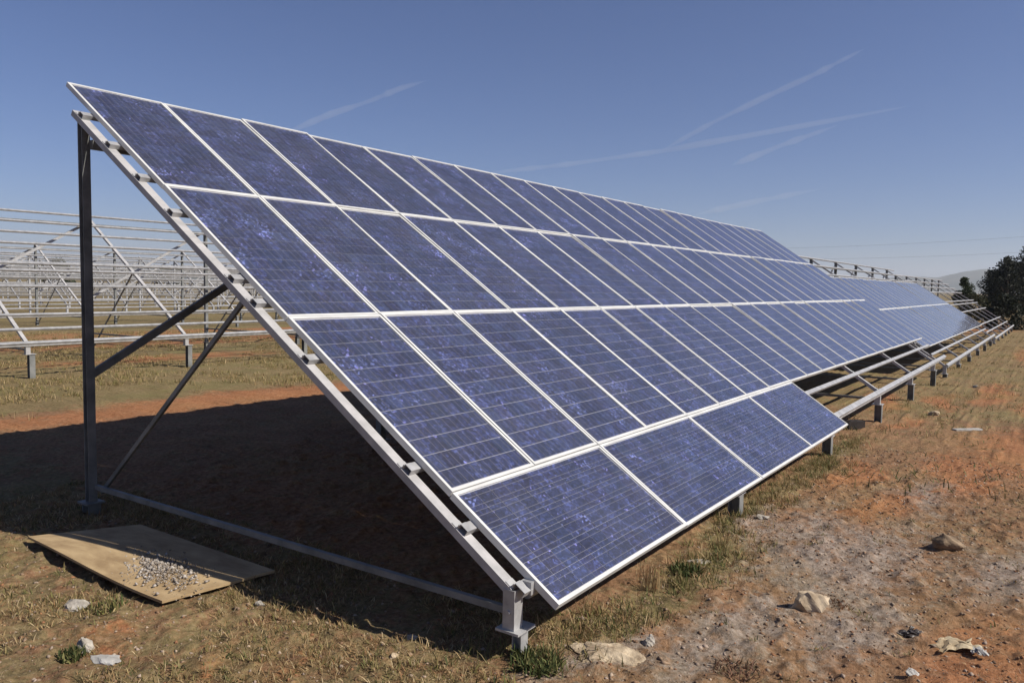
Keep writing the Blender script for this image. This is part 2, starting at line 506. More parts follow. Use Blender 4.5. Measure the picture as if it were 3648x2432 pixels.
def panel_meshes():
    W, Lh, T = 0.809, 1.594, 0.038
    lip = 0.020
    out = {}
    mb = MB()        # portrait, origin at lower-left corner of the top face, x across, y up the slope, z outward
    mb.box((0, 0, -T), (W, lip, 0)).box((0, Lh - lip, -T), (W, Lh, 0))
    mb.box((0, lip, -T), (lip, Lh - lip, 0)).box((W - lip, lip, -T), (W, Lh - lip, 0))
    out['frame'] = mb.mesh('solar_panel_frame', M_ALU)
    out['back'] = MB().box((lip, lip, -0.0125), (W - lip, Lh - lip, -0.0095)).mesh('backsheet', M_BACK)
    g = bpy.data.meshes.new('glass')
    g.from_pydata([(lip, lip, -0.003), (W - lip, lip, -0.003), (W - lip, Lh - lip, -0.003), (lip, Lh - lip, -0.003)], [], [(0, 1, 2, 3)])
    g.materials.append(M_GLASS)
    out['glass'] = g
    cs, cp, ch, cq = 0.1245, 0.1265, 0.1238, 0.1280
    mx = (W - 5 * cp - cs) / 2
    my = (Lh - 11 * cq - ch) / 2
    def cell_geo(pos):
        v = []; f = []; uv = []
        for (x, y) in pos:
            b = len(v)
            z0, z1 = -0.0093, -0.0075
            v += [(x, y, z0), (x + cs, y, z0), (x + cs, y + ch, z0), (x, y + ch, z0), (x, y, z1), (x + cs, y, z1), (x + cs, y + ch, z1), (x, y + ch, z1)]
            for q in ((4, 5, 6, 7), (0, 1, 5, 4), (1, 2, 6, 5), (2, 3, 7, 6), (3, 0, 4, 7)):
                f.append(tuple(b + i for i in q))
            uv += [0, 0, 1, 0, 1, 1, 0, 1] + [0.5, 0.5] * 16
        me = bpy.data.meshes.new('cells')
        me.from_pydata(v, [], f)
        ra = me.attributes.new('cellrand', 'FLOAT', 'POINT')
        ra.data.foreach_set('value', np.repeat(RNG.random(len(pos)), 8).astype(np.float32))
        me.uv_layers.new(name='UVMap').data.foreach_set('uv', uv)
        me.materials.append(M_CELL)
        return me
    pos = [(mx + i * cp, my + j * cq) for j in range(12) for i in range(6)]
    out['cells'] = cell_geo(pos)
    out['cell'] = cell_geo([(0, 0)])
    out['pos'] = pos
    out['W'], out['L'] = W, Lh
    jb = MB().box((W / 2 - 0.06, Lh - 0.22, -0.034), (W / 2 + 0.06, Lh - 0.10, -0.0126)).mesh('junction_box', rough_mat('black_plastic', (0.02, 0.02, 0.02), (0.03, 0.03, 0.03), 20, 0.5))
    out['jbox'] = jb
    return out
PM = panel_meshes()

def slope_matrix(x, s, n, H):
    """local panel axes (x, up-slope, outward) placed on the table"""
    o = Vector((x, s * CA - n * SA, H + s * SA + n * CA))
    return Matrix(((1, 0, 0, o.x), (0, CA, -SA, o.y), (0, SA, CA, o.z), (0, 0, 0, 1)))

def add_panel(root, x, s, H, landscape=False, single_cells=False):
    jit = Matrix.Rotation(random.gauss(0, 0.004), 4, 'X') @ Matrix.Rotation(random.gauss(0, 0.0022), 4, 'Y')
    M = slope_matrix(x + random.gauss(0, 0.0012), s + random.gauss(0, 0.0015), 0.0, H) @ jit
    if landscape:
        M = M @ Matrix.Translation((PM['L'] * 1.019, 0, 0)) @ Matrix.Rotation(rad(90), 4, 'Z') @ Matrix.Diagonal((1, 1.019, 1, 1))
    p = link('solar_panel', PM['frame'], root)
    p.matrix_local = M
    link('backsheet', PM['back'], p)
    link('glass', PM['glass'], p)
    link('junction_box', PM['jbox'], p)
    if single_cells:
        for (cx, cy) in PM['pos']:
            c = link('cell', PM['cell'], p)
            c.location = (cx, cy, 0)
    else:
        tag(link('cells', PM['cells'], p), kind='stuff')
    return p

def P(x, s, n, H):
    return Vector((x, s * CA - n * SA, H + s * SA + n * CA))

UPN = (0, -SA, CA)
def frame_parts(H, near, gdrop):
    """list of (name, mesh, parent_index) of one portal frame at x = 0, ground near z = gdrop"""
    parts = []
    zp = H - 0.140                                   # level of the base plate of the front leg
    yl = 0.25
    top = P(0, 0.27, -0.115, H).z
    st = M_STEEL
    if near:
        up = MB().sweep((0, yl, zp), (0, yl, top + 0.01), chan(0.075, 0.07, 0.006), up=(0, -1, 0))
        up.box((0.034, yl - 0.085, top - 0.02), (0.066, yl - 0.030, top + 0.045))
        parts.append(('front_leg', up.mesh('front_leg', st), None))
        parts.append(('base_plate', MB().box((-0.052, yl - 0.07, zp - 0.013), (0.105, yl + 0.07, zp)).mesh('base_plate', st), 0))
        parts.append(('pile', MB().sweep((0.07, yl, -0.55 + gdrop), (0.07, yl, zp - 0.013), hbeam(0.065, 0.055)).mesh('pile', st), 0))
        parts.append(('bolt', MB().sweep((-0.046, yl, zp + 0.09), (-0.036, yl, zp + 0.09), circ(0.011, 8)).mesh('bolt', st), 0))
    else:
        parts.append(('front_leg', MB().sweep((0, yl, zp), (0, yl, top + 0.01), rect(0.08, 0.08), up=(0, -1, 0)).mesh('front_leg', st), None))
        parts.append(('base_plate', MB().box((-0.06, yl - 0.075, zp - 0.012), (0.125, yl + 0.075, zp)).mesh('base_plate', st), 0))
        parts.append(('pile', MB().sweep((0.06, yl - 0.01, -0.55 + gdrop), (0.06, yl - 0.01, zp - 0.012), hbeam(0.10, 0.10, 0.01)).mesh('pile', M_POST), 0))
    parts.append(('rafter', MB().sweep(P(0, 0.235, -0.0975, H), P(0, 5.26, -0.0975, H), chan(0.066, 0.045, 0.006, 1) if near else rect(0.066, 0.045), up=UPN).mesh('rafter', M_RAFTER), None))
    yp = 4.32
    zt = P(0, 5.20, -0.12, H).z - 0.005
    j = len(parts)
    parts.append(('rear_post', MB().sweep((0.0, yp, 0.075 + gdrop), (0.0, yp, zt), chan(0.064, 0.062, 0.006) if near else rect(0.08, 0.08), up=(0, 1, 0)).mesh('rear_post', M_POST), None))
    parts.append(('base_plate', MB().box((-0.07, yp - 0.08, 0.060 + gdrop), (0.07, yp + 0.08, 0.0745 + gdrop)).mesh('base_plate', M_POST), j))  # darker steel tone stands in for shade on the plate
    parts.append(('pile', MB().sweep((0.0, yp, -0.5 + gdrop), (0.0, yp, 0.0595 + gdrop), hbeam(0.1, 0.1)).mesh('pile', M_POST), j))
    parts.append(('strut', MB().sweep((0.062, yp - 0.045, 0.14 + gdrop), (0.062, 2.40, P(0, 2.40 / CA, 0, H).z - 0.115), rect(0.024, 0.032)).mesh('strut', M_POST), None))
    parts.append(('ground_beam', MB().sweep((0.02, yl + 0.038, zp + 0.075), (0.02, yp - 0.04, zp + 0.055), rect(0.03, 0.036)).mesh('ground_beam', M_POST), None))  # beam coloured dark to carry the shade beneath the panels
    return parts

def solar_table(label, loc, H, length, frames, full_rows, landscape_cols=0, cols=22, near=False, gdrop=0.0, group=None):
    root = empty('solar_table' if full_rows else 'panel_rack', loc)
    tag(root, label, 'solar array' if full_rows else 'panel rack', group or ('solar tables in the front row' if full_rows else 'bare steel racks'))
    parts = frame_parts(H, near, gdrop)
    plain = frame_parts(H, False, gdrop) if near else parts
    for k in range(frames):
        made = []
        for (nm, me, par) in (parts if k == 0 else plain):
            o = link(nm, me, root if par is None else made[par])
            if par is None:
                o.location = (F0 + BAY * k, 0, 0)
            made.append(o)
    for s in PURLINS:
        big = s < 0.3
        h = 0.0345
        w = 0.070 if big else 0.055
        x0 = F0 - 0.022
        prof = [(b_, a_) for a_, b_ in chan(h, w, 0.004, -1)] if near else rect(w, h)
        me = MB().sweep(P(x0, s, -0.0395 - h / 2, H), P(length, s, -0.0395 - h / 2, H), prof, up=UPN)
        if big:      # the lowest rail is doubled by a round tube hanging in front of the legs
            me.sweep(P(x0 + 0.1, s - 0.012, -0.106, H), P(length, s - 0.012, -0.106, H), circ(0.030, 12), up=UPN)
        me = me.mesh('purlin', M_STEEL)
        link('purlin', me, root)
    zt = P(0, 5.20, -0.12, H).z
    me = MB().sweep((F0 + 0.02, 4.250, zt - 0.20), (F0 + BAY * (frames - 1) + 0.02, 4.250, zt - 0.20), rect(0.05, 0.07)).mesh('rear_rail', M_POST)
    link('rear_rail', me, root)
    bm = MB().sweep((F0 + 0.03, 4.385, 1.06 + H - 0.275), (F0 + BAY - 0.03, 4.385, zt - 0.16), rect(0.035, 0.06), up=(0, 0, 1)).mesh('brace', M_POST if near else M_STEEL)  # near braces take the shade-darkened steel, open racks the lighter one
    for k in range(frames - 1):
        b = link('brace', bm, root)
        b.location = (BAY * k, 0, 0)
    if near:       # angle cleats bolting the purlins to the end rafter
        cm = MB().box((-0.028, 0.0, -0.0748), (0.030, 0.045, -0.070)).box((-0.028, 0.0, -0.070), (0.030, 0.005, -0.045)).mesh('cleat', M_STEEL)
        for k in (0, 3, 4, 5):
            for s in PURLINS:
                if k and s > 0.9: continue
                c = link('cleat', cm, root)
                c.matrix_local = slope_matrix(F0 + BAY * k, s + (0.0355 if s < 0.3 else 0.028), 0, H)
    # panels
    for r in full_rows:
        s = {1: 0.834 + 3.2, 2: 0.834 + 1.6, 3: 0.834}[r] + 0.003
        for c in range(cols):
            add_panel(root, c * PITCH + 0.003, s, H)
    for c in range(landscape_cols):
        add_panel(root, c * 2 * PITCH + 0.003, 0.022, H, True, True)
    return root

H0 = 0.275
solar_table('long tilted table of blue solar panels filling the foreground', (0, 0, 0), H0, 22 * PITCH + 0.05, 6, (1, 2, 3), 4, near=True, gdrop=0.0)
solar_table('second solar table beyond the near one, only its two middle panel rows fitted', (18.62, 0, -0.27), 0.275, 22 * PITCH, 6, (2, 3), gdrop=-0.1)
solar_table('empty rack at the far right end of the front row, below the dark trees', (37.3, 0, -0.46), 0.275, 22 * PITCH, 6, (), gdrop=-0.1)
solar_table('nearest bare steel rack in the field behind the tall dark post', (0.46, 13.6, 0), 0.54, 22 * PITCH, 6, ())
solar_table('bare rack continuing the nearest empty row behind the blue panels', (19.2, 13.6, -0.2), 0.5, 22 * PITCH, 6, ())
solar_table('bare rack in the second empty row, its posts standing behind the nearest bare rack', (5.68, 28.0, -0.12), 0.5, 22 * PITCH, 6, ())
solar_table('bare rack continuing the second empty row to the right', (24.2, 28.0, -0.25), 0.5, 22 * PITCH, 6, ())

# far racks: members only a pixel or two wide, one mesh each
def far_rack_mesh(H=0.5):
    mb = MB()
    for (nm, me, par) in frame_parts(H, False, 0.0):
        pass
    for k in range(6):
        x = F0 + BAY * k
        mb.sweep((x, 0.29, -0.5), (x, 0.29, H), rect(0.1, 0.1), up=(0, 1, 0))
        mb.sweep((x, 4.5, -0.5), (x, 4.5, H + 2.75), rect(0.09, 0.09), up=(0, 1, 0))
        mb.sweep(P(x, 0.2, -0.145, H), P(x, 5.37, -0.145, H), rect(0.06, 0.09), up=UPN)
        mb.sweep((x + 0.065, 4.44, 0.12), (x + 0.065, 2.58, H + 1.5), rect(0.035, 0.05))
        if k < 5:
            mb.sweep((x, 4.565, 1.2), (x + BAY, 4.565, H + 2.6), rect(0.035, 0.06))
    for s in PURLINS:
        mb.sweep(P(0, s, -0.07, H), P(22 * PITCH, s, -0.07, H), rect(0.05, 0.06), up=UPN)
    return mb.mesh('far_panel_rack', M_STEEL)
FR = far_rack_mesh()
ordn = {0: 'third', 1: 'fourth', 2: 'fifth', 3: 'sixth'}
for r, Y in enumerate((41.5, 55.0, 68.5, 82.0)):
    for c in range(2):
        x = -3.2 + 0.40 * (Y + 2) - 6 + c * 18.7 + r * 1.3
        o = link('panel_rack', FR)
        o.location = (x, Y, float(ground_z(np.array(x + 8), np.array(Y))) + 0.02)
        tag(o, 'distant bare rack in the %s empty row from the camera, %s of the two' % (ordn[r], ('left', 'right')[c]), 'panel rack', 'bare steel racks')

# ------------------------------------------------------------------ rocks and litter
def lump(name, r, sx, sy, sz, seed, mat, sub=4, rough=0.75, cut=0.0):
    bm = bmesh.new()
    bmesh.ops.create_icosphere(bm, subdivisions=sub, radius=1.0)
    rng = np.random.default_rng(seed)
    dirs = rng.normal(size=(16, 3)); dirs /= np.linalg.norm(dirs, axis=1)[:, None]
    offs = rng.uniform(0.45, 0.85, 16)
    for v in bm.verts:
        p = np.array(v.co)
        for d, o in zip(dirs, offs):                 # broken facets
            k = p @ d - o
            if k > 0: p = p - d * k * 0.9
        nn = float(fbm(np.array(p[0] * 2.6 + seed + p[2]), np.array(p[1] * 2.6 - p[2] * 1.9), seed, 4)) - 0.5
        p = p * (1 + rough * nn)
        if p[2] < -0.45: p[2] = -0.45
        v.co = (p[0] * sx * r, p[1] * sy * r, p[2] * sz * r)
    me = bpy.data.meshes.new(name)
    bm.to_mesh(me); bm.free()
    me.materials.append(mat)
    return me

M_TAN = rough_mat('tan_stone', (0.26, 0.19, 0.12), (0.52, 0.41, 0.28), 9.0, 0.9, bump=0.004, bscale=35)
M_SLAB = rough_mat('layered_slab', (0.20, 0.14, 0.085), (0.54, 0.43, 0.29), 13.0, 0.9, bump=0.016, bscale=16)
M_PALE = rough_mat('pale_stone', (0.22, 0.19, 0.155), (0.44, 0.40, 0.34), 14.0, 0.85, bump=0.003, bscale=40)
M_BROWN = rough_mat('brown_stone', (0.11, 0.075, 0.045), (0.30, 0.21, 0.13), 8.0, 0.9, bump=0.004, bscale=35)
M_DARKBLOCK = rough_mat('dark_brick', (0.014, 0.010, 0.009), (0.03, 0.02, 0.016), 8.0, 0.9, bump=0.003)
M_WHITE = rough_mat('white_scrap', (0.28, 0.26, 0.23), (0.48, 0.46, 0.42), 9.0, 0.7)

def gz1(x, y):
    return float(ground_z(np.array(float(x)), np.array(float(y))))

def put(name, me, x, y, dz, rz, label, cat, group=None):
    o = link(name, me)
    o.location = (x, y, gz1(x, y) + dz * 0.45)
    o.rotation_euler = (0, 0, rad(rz))
    tag(o, label, cat, group or ('loose stones on the ground' if cat in ('stone', 'rock') else 'scraps of litter' if cat == 'litter' else None))
    return o

put('rock', lump('rock', 0.12, 1.15, 0.8, 0.95, 47, M_TAN, rough=0.55), 1.56, -0.79, 0.04, -35, 'jagged tan rock on the grey dirt in the middle of the right foreground', 'rock')
put('rock', lump('rock', 0.12, 1.35, 0.85, 0.8, 8, M_BROWN, rough=0.5), 3.36, -1.33, 0.035, -55, 'brown rock with a pale right face, farther right of the tan rock', 'rock')
put('stone_slab', lump('stone_slab', 0.22, 1.15, 0.55, 0.22, 14, M_SLAB, sub=5, rough=1.1), 0.27, -0.09, 0.012, -62, 'flat layered tan stone slab half buried below the panel corner', 'stone slab')
put('stone', lump('stone', 0.05, 0.9, 0.9, 0.8, 21, M_PALE), 0.55, -0.22, 0.02, 10, 'pale rounded stone just right of the flat tan slab', 'stone')
put('stone', lump('stone', 0.06, 1.5, 0.8, 0.4, 22, M_PALE), 1.97, 0.05, 0.012, -50, 'flat pale stone at the grass edge under the lower panel frame', 'stone')
put('stone', lump('stone', 0.05, 1.3, 0.8, 0.6, 23, M_PALE), 3.30, 0.02, 0.015, -50, 'small white stone where the grass strip meets the grey dirt', 'stone')
put('stone', lump('stone', 0.065, 1.3, 0.8, 0.6, 24, M_PALE), -1.06, 2.56, 0.02, -60, 'light grey stone on the dry grass below the plywood board', 'stone')
put('stone', lump('stone', 0.062, 0.9, 0.7, 1.15, 25, M_PALE), -1.28, 2.02, 0.03, 0, 'upright white stone chunk at the lower left beside a small green weed', 'stone')
put('stone', lump('stone', 0.10, 1.0, 0.55, 0.16, 26, M_WHITE), -1.27, 1.83, 0.012, -70, 'flat white stone chip in front of the upright white chunk', 'stone')
put('stone', lump('stone', 0.028, 1.3, 0.8, 0.7, 27, M_PALE), -0.40, 1.79, 0.012, -60, 'tiny white stone near the shadow edge right of the board', 'stone')
put('stone', lump('stone', 0.03, 1.1, 0.8, 0.8, 28, M_TAN), -0.42, 0.72, 0.014, -30, 'small tan pebble on the brown grass below the shadow', 'stone')
put('stone', lump('stone', 0.036, 1.1, 0.8, 0.7, 29, M_PALE), -0.20, 0.80, 0.014, 15, 'pinkish pebble on the edge of the panel shadow', 'stone')
put('stone', lump('stone', 0.10, 1.2, 0.9, 0.75, 30, M_TAN), 11.3, -0.37, 0.04, 20, 'yellowish stone on the grass right of the bare front rail', 'stone')
put('stone', lump('stone', 0.06, 1.2, 0.9, 0.75, 31, M_PALE), 16.6, -0.55, 0.02, 20, 'pale stone on the orange soil farther along the front row', 'stone')
put('stone', lump('stone', 0.035, 1.0, 0.9, 0.8, 32, M_WHITE), 0.98, -1.42, 0.015, 0, 'small white pebble near the bottom edge right of centre', 'stone')
mb = MB(); mb.sweep((-0.22, 0, 0), (0.22, 0.03, 0.0), rect(0.09, 0.022))
put('plank', mb.mesh('plank', M_WHITE), 9.9, -0.95, 0.03, -48, 'short white plank lying on the far orange soil', 'plank')
mb = MB(); mb.box((-0.15, -0.07, 0), (0.15, 0.07, 0.12)); mb.box((-0.10, -0.05, 0.12), (0.02, 0.05, 0.128))
o = put('block', mb.mesh('block', M_DARKBLOCK), 8.9, 0.42, -0.01, -35, 'dark rectangular block in the grass beneath the bare front rail', 'block')

# crumpled packaging
def crumple(seed, sx, sy, sz, mat, n=16):
    rng = np.random.default_rng(seed)
    v = []; f = []
    ph = rng.uniform(0, 6.28, 6)
    for j in range(n + 1):
        for i in range(n + 1):
            u, w = i / n - 0.5, j / n - 0.5
            h = abs(math.sin(u * 9 + ph[0] + w * 4)) * 0.35 + abs(math.sin(w * 11 + ph[1] - u * 5)) * 0.35 + 0.3 * math.exp(-8 * (u * u + w * w)) + rng.uniform(0, 0.08)
            v.append((u * sx + 0.02 * math.sin(w * 9 + ph[2]), w * sy + 0.02 * math.sin(u * 8 + ph[3]), h * sz))
    for j in range(n):
        for i in range(n):
            p = j * (n + 1) + i
            f.append((p, p + 1, p + n + 2, p + n + 1))
    me = bpy.data.meshes.new('crumple')
    me.from_pydata(v, [], f)
    me.materials.append(mat)
    return me
M_PAPER = rough_mat('dirty_paper', (0.22, 0.15, 0.08), (0.46, 0.38, 0.25), 12.0, 0.8)
M_DARKBAG = rough_mat('dark_plastic_bag', (0.02, 0.014, 0.01), (0.05, 0.035, 0.028), 10.0, 0.5)
put('litter', crumple(5, 0.25, 0.13, 0.045, M_PAPER), 1.50, -1.55, 0.0, -50, 'crumpled yellowish paper litter at the lower right', 'litter')
put('litter', crumple(9, 0.13, 0.07, 0.03, M_DARKBAG), 1.52, -1.34, 0.0, -30, 'dark crumpled scrap touching the yellowish paper litter', 'litter')
put('litter', crumple(12, 0.05, 0.05, 0.05, M_WHITE, 6), 1.46, -1.67, 0.01, 20, 'small white scrap at the right end of the paper litter', 'litter')

# warped plywood board with a heap of mortar rubble on it
def board_mesh():
    P1, P2, P3, P4 = [np.array(p) for p in ((-0.705, 3.93, 0.032), (-0.770, 2.17, 0.046), (-0.090, 2.045, 0.034), (-0.072, 3.60, 0.026))]
    nu, nv = 24, 8
    th = 0.016
    v = []; f = []
    for layer in (0, 1):
        for j in range(nv + 1):
            for i in range(nu + 1):
                u, w = i / nu, j / nv
                p = (P1 * (1 - u) + P2 * u) * (1 - w) + (P4 * (1 - u) + P3 * u) * w
                p = p + np.array((-0.04 * math.sin(math.pi * u) * (1 - w), 0, 0.018 * math.sin(math.pi * u * 1.5) * (1 - w)))
                v.append((p[0], p[1], p[2] - layer * th))
    N = (nu + 1) * (nv + 1)
    for j in range(nv):
        for i in range(nu):
            a = j * (nu + 1) + i
            f.append((a, a + 1, a + nu + 2, a + nu + 1))
            f.append((N + a, N + a + nu + 1, N + a + nu + 2, N + a + 1))
    def rim(a, b):
        f.append((a, N + a, N + b, b))
    for i in range(nu):
        rim(i, i + 1); rim(nv * (nu + 1) + i + 1, nv * (nu + 1) + i)
    for j in range(nv):
        rim((j + 1) * (nu + 1), j * (nu + 1)); rim(j * (nu + 1) + nu, (j + 1) * (nu + 1) + nu)
    me = bpy.data.meshes.new('plywood_board')
    me.from_pydata(v, [], f)
    return me
M_PLY = rough_mat('plywood', (0.27, 0.18, 0.09), (0.42, 0.30, 0.16), 7.0, 0.9, bump=0.001, bscale=50, coord='Generated')
bd = link('plywood_board', board_mesh(), None, M_PLY)
tag(bd, 'warped yellowish plywood board lying half in the panel shadow at lower left', 'board')

def chips(name, n, fn, mat, smin, smax, cols, flat=0.7):
    """many little angular stones in one mesh; fn(n)->x,y,z"""
    base = np.array([(1, 0, 0), (-1, 0, 0), (0, 1, 0), (0, -1, 0), (0, 0, 1), (0, 0, -1)], float)
    tri = np.array([(0, 2, 4), (2, 1, 4), (1, 3, 4), (3, 0, 4), (2, 0, 5), (1, 2, 5), (3, 1, 5), (0, 3, 5)])
    x, y, z = fn(n)
    s = smin * (smax / smin) ** (RNG.random(n) ** 2.2)
    V = np.repeat(base[None], n, 0) * (1 + RNG.uniform(-0.4, 0.35, (n, 6, 1))) + RNG.uniform(-0.25, 0.25, (n, 6, 3))
    V[:, :, 2] *= flat
    V[:, :, 0] *= RNG.uniform(0.8, 1.5, (n, 1))
    a = RNG.uniform(0, 6.283, n); c, si = np.cos(a)[:, None], np.sin(a)[:, None]
    X = V[:, :, 0] * c - V[:, :, 1] * si; Y = V[:, :, 0] * si + V[:, :, 1] * c
    V = np.stack([X, Y, V[:, :, 2]], -1) * s[:, None, None]
    V += np.stack([x, y, z + s * 0.05], -1)[:, None]
    F = (tri[None] + (np.arange(n) * 6)[:, None, None]).reshape(-1, 3)
    cols = np.array(cols)
    cc = cols[RNG.integers(0, len(cols), n)] * RNG.uniform(0.7, 1.25, (n, 1))
    return tri_mesh(name, V.reshape(-1, 3), F, np.repeat(np.c_[cc, np.ones(n)], 6, 0), mat)

def tri_mesh(name, V, F, C, mat):
    me = bpy.data.meshes.new(name)
    me.vertices.add(len(V)); me.vertices.foreach_set('co', V.ravel().astype(np.float32))
    k = F.shape[1]
    me.loops.add(F.size); me.loops.foreach_set('vertex_index', F.ravel().astype(np.int32))
    me.polygons.add(len(F)); me.polygons.foreach_set('loop_start', (np.arange(len(F)) * k).astype(np.int32))
    me.update(calc_edges=True)
    a = me.attributes.new('tint', 'FLOAT_COLOR', 'POINT')
    a.data.foreach_set('color', C.ravel().astype(np.float32))
    me.materials.append(mat)
    return me

def rub(n):
    a = RNG.normal(0, 1, (n, 2))
    x = -0.52 + a[:, 0] * 0.080 + a[:, 1] * 0.02
    y = 2.60 + a[:, 1] * 0.19
    z = 0.040 + 0.026 * np.exp(-(a[:, 0] ** 2 + a[:, 1] ** 2)) * RNG.random(n)
    return x, y, z
ru = link('rubble', chips('rubble', 1300, rub, M_PEBBLE, 0.003, 0.015, [(0.30, 0.26, 0.22), (0.36, 0.32, 0.28), (0.24, 0.19, 0.14)], 0.8))
tag(ru, 'heap of grey mortar crumbs on the plywood board', 'rubble', kind='stuff')

# ------------------------------------------------------------------ gravel, grass
def scatter(n, x0, x1, y0, y1, dens):
    x = RNG.uniform(x0, x1, n); y = RNG.uniform(y0, y1, n)
    k = RNG.random(n) < dens(x, y)
    return x[k], y[k]

def tufts(n, x0, x1, y0, y1, dens, per=9, sd=0.022):
    x, y = scatter(max(1, n // per), x0, x1, y0, y1, dens)
    k = RNG.integers(2, per * 2, len(x))
    x = np.repeat(x, k); y = np.repeat(y, k)
    return x + RNG.normal(0, sd, len(x)), y + RNG.normal(0, sd, len(y))

def gr_fn(n):
    xs, ys = [], []
    for (m, b) in ((0.72, (-0.3, 7.5, -2.8, 0.25)), (0.28, (-2.4, 0.6, 0.1, 4.6))):
        k = int(n * m)
        x = RNG.uniform(b[0], b[1], k); y = RNG.uniform(b[2], b[3], k)
        xs.append(x); ys.append(y)
    x = np.concatenate(xs); y = np.concatenate(ys)
    if len(x) < n:
        x = np.append(x, [1.0] * (n - len(x))); y = np.append(y, [-1.0] * (n - len(y)))
    return x, y, ground_z(x, y)
gv = link('gravel', chips('gravel', 26000, gr_fn, M_PEBBLE, 0.0028, 0.016, [(0.25, 0.17, 0.11), (0.20, 0.12, 0.07), (0.33, 0.25, 0.18), (0.13, 0.08, 0.05), (0.25, 0.12, 0.06), (0.29, 0.22, 0.17)], 0.7))
tag(gv, 'loose pebbles and clods strewn over the soil', 'gravel', kind='stuff')

DRY = [(0.34, 0.24, 0.12), (0.27, 0.18, 0.085), (0.42, 0.31, 0.17), (0.20, 0.125, 0.06), (0.30, 0.17, 0.08)]
OLIVE = [(0.20, 0.17, 0.06), (0.26, 0.20, 0.085), (0.15, 0.14, 0.045), (0.30, 0.23, 0.11)]
GREEN = [(0.075, 0.095, 0.032), (0.11, 0.12, 0.042), (0.055, 0.072, 0.024), (0.17, 0.155, 0.06)]
def blades(x, y, hmin, hmax, w, lean, pal, zoff=0.0):
    n = len(x)
    z = ground_z(x, y) - 0.004 + zoff
    h = RNG.uniform(hmin, hmax, n)
    a = RNG.uniform(0, 6.283, n)
    ln = RNG.uniform(lean[0], lean[1], n)           # 0 upright .. 1 flat
    dx = np.cos(a) * np.sin(ln * 1.5); dy = np.sin(a) * np.sin(ln * 1.5); dz = np.cos(ln * 1.5)
    b = RNG.uniform(0, 6.283, n)
    ww = w * RNG.uniform(0.6, 1.3, n)
    ox, oy = np.cos(b) * ww / 2, np.sin(b) * ww / 2
    p0 = np.stack([x - ox, y - oy, z], -1); p1 = np.stack([x + ox, y + oy, z], -1)
    mid = np.stack([x + dx * h * 0.55, y + dy * h * 0.55, z + dz * h * 0.6], -1)
    tip = np.stack([x + dx * h * 1.05, y + dy * h * 1.05, np.maximum(z + dz * h * 0.9, z + 0.004)], -1)
    o = np.stack([ox, oy, 0 * ox], -1) * 0.7
    V = np.stack([p0, p1, mid + o, mid - o, tip], 1)
    F = np.array([(0, 1, 2), (0, 2, 3), (3, 2, 4)])[None] + (np.arange(n) * 5)[:, None, None]
    pal = np.array(pal)
    cc = pal[RNG.integers(0, len(pal), n)] * RNG.uniform(0.75, 1.25, (n, 1))
    return V.reshape(-1, 3), F.reshape(-1, 3), np.repeat(np.c_[cc, np.ones(n)], 5, 0)

def patchy(sc, seed, lo, hi):
    return lambda x, y: np.clip((fbm(x / sc, y / sc, seed, 3) - lo) / (hi - lo), 0.03, 1)

def grass_object(name, chunks, label):
    Vs, Fs, Cs = [], [], []; o = 0
    for V, F, C in chunks:
        Vs.append(V); Fs.append(F + o); Cs.append(C); o += len(V)
    g = link(name, tri_mesh(name, np.concatenate(Vs), np.concatenate(Fs), np.concatenate(Cs), M_BLADE))
    tag(g, label, 'grass', kind='stuff')
    return g

pd = patchy(0.5, 61, 0.36, 0.62)
noboard = lambda x, y: 1.0 * ~((x > -0.80) & (x < -0.06) & (y > 2.07) & (y < 4.0))
ch = []
x, y = scatter(80000, -2.7, 0.5, 0.0, 5.5, lambda x, y: pd(x, y) * noboard(x, y))
ch.append(blades(x, y, 0.012, 0.055, 0.005, (0.35, 1.0), DRY + DRY + OLIVE[:2] + [(0.12, 0.075, 0.04), (0.48, 0.37, 0.22)]))
x, y = tufts(60000, -2.7, 0.5, 0.0, 5.5, lambda x, y: pd(x, y) * noboard(x, y), 14, 0.02)
ch.append(blades(x, y, 0.02, 0.07, 0.005, (0.1, 0.9), DRY + OLIVE + [(0.46, 0.35, 0.2)]))
x, y = tufts(16000, -2.7, 0.5, 0.0, 5.5, lambda x, y: patchy(0.35, 66, 0.52, 0.7)(x, y) * noboard(x, y))
ch.append(blades(x, y, 0.02, 0.06, 0.006, (0.1, 0.8), GREEN + OLIVE))
x, y = scatter(70000, -0.3, 8.5, -2.9, 0.4, patchy(0.6, 71, 0.40, 0.75))
ch.append(blades(x, y, 0.010, 0.045, 0.004, (0.6, 1.0), DRY + [(0.14, 0.085, 0.05), (0.10, 0.06, 0.035), (0.26, 0.17, 0.12)]))
x, y = tufts(7000, 0.0, 9.5, -2.9, 0.4, patchy(0.45, 75, 0.60, 0.72))
ch.append(blades(x, y, 0.02, 0.06, 0.006, (0.2, 0.8), GREEN + OLIVE))
grass_object('dry_grass', ch, 'parched yellow brown grass of the foreground soil')
ch = []
fw = lambda x, y: zones(x, y)[3] * (0.35 + 0.65 * patchy(0.4, 81, 0.4, 0.6)(x, y))
x, y = tufts(30000, -0.4, 8.5, -0.5, 0.75, fw, 16, 0.03)
ch.append(blades(x, y, 0.03, 0.10, 0.006, (0.1, 0.85), GREEN + OLIVE + OLIVE))
x, y = tufts(20000, -0.4, 8.5, -0.5, 0.75, fw, 12, 0.03)
ch.append(blades(x, y, 0.04, 0.12, 0.005, (0.1, 0.9), DRY))
grass_object('green_grass', ch, 'greener grass strip along the foot of the near solar table')
ch = []
x, y = tufts(150000, -1, 17, 8.7, 27, lambda x, y: patchy(1.1, 91, 0.40, 0.62)(x, y) * np.clip((y - 8.9) / 1.5, 0.1, 1), 12, 0.05)
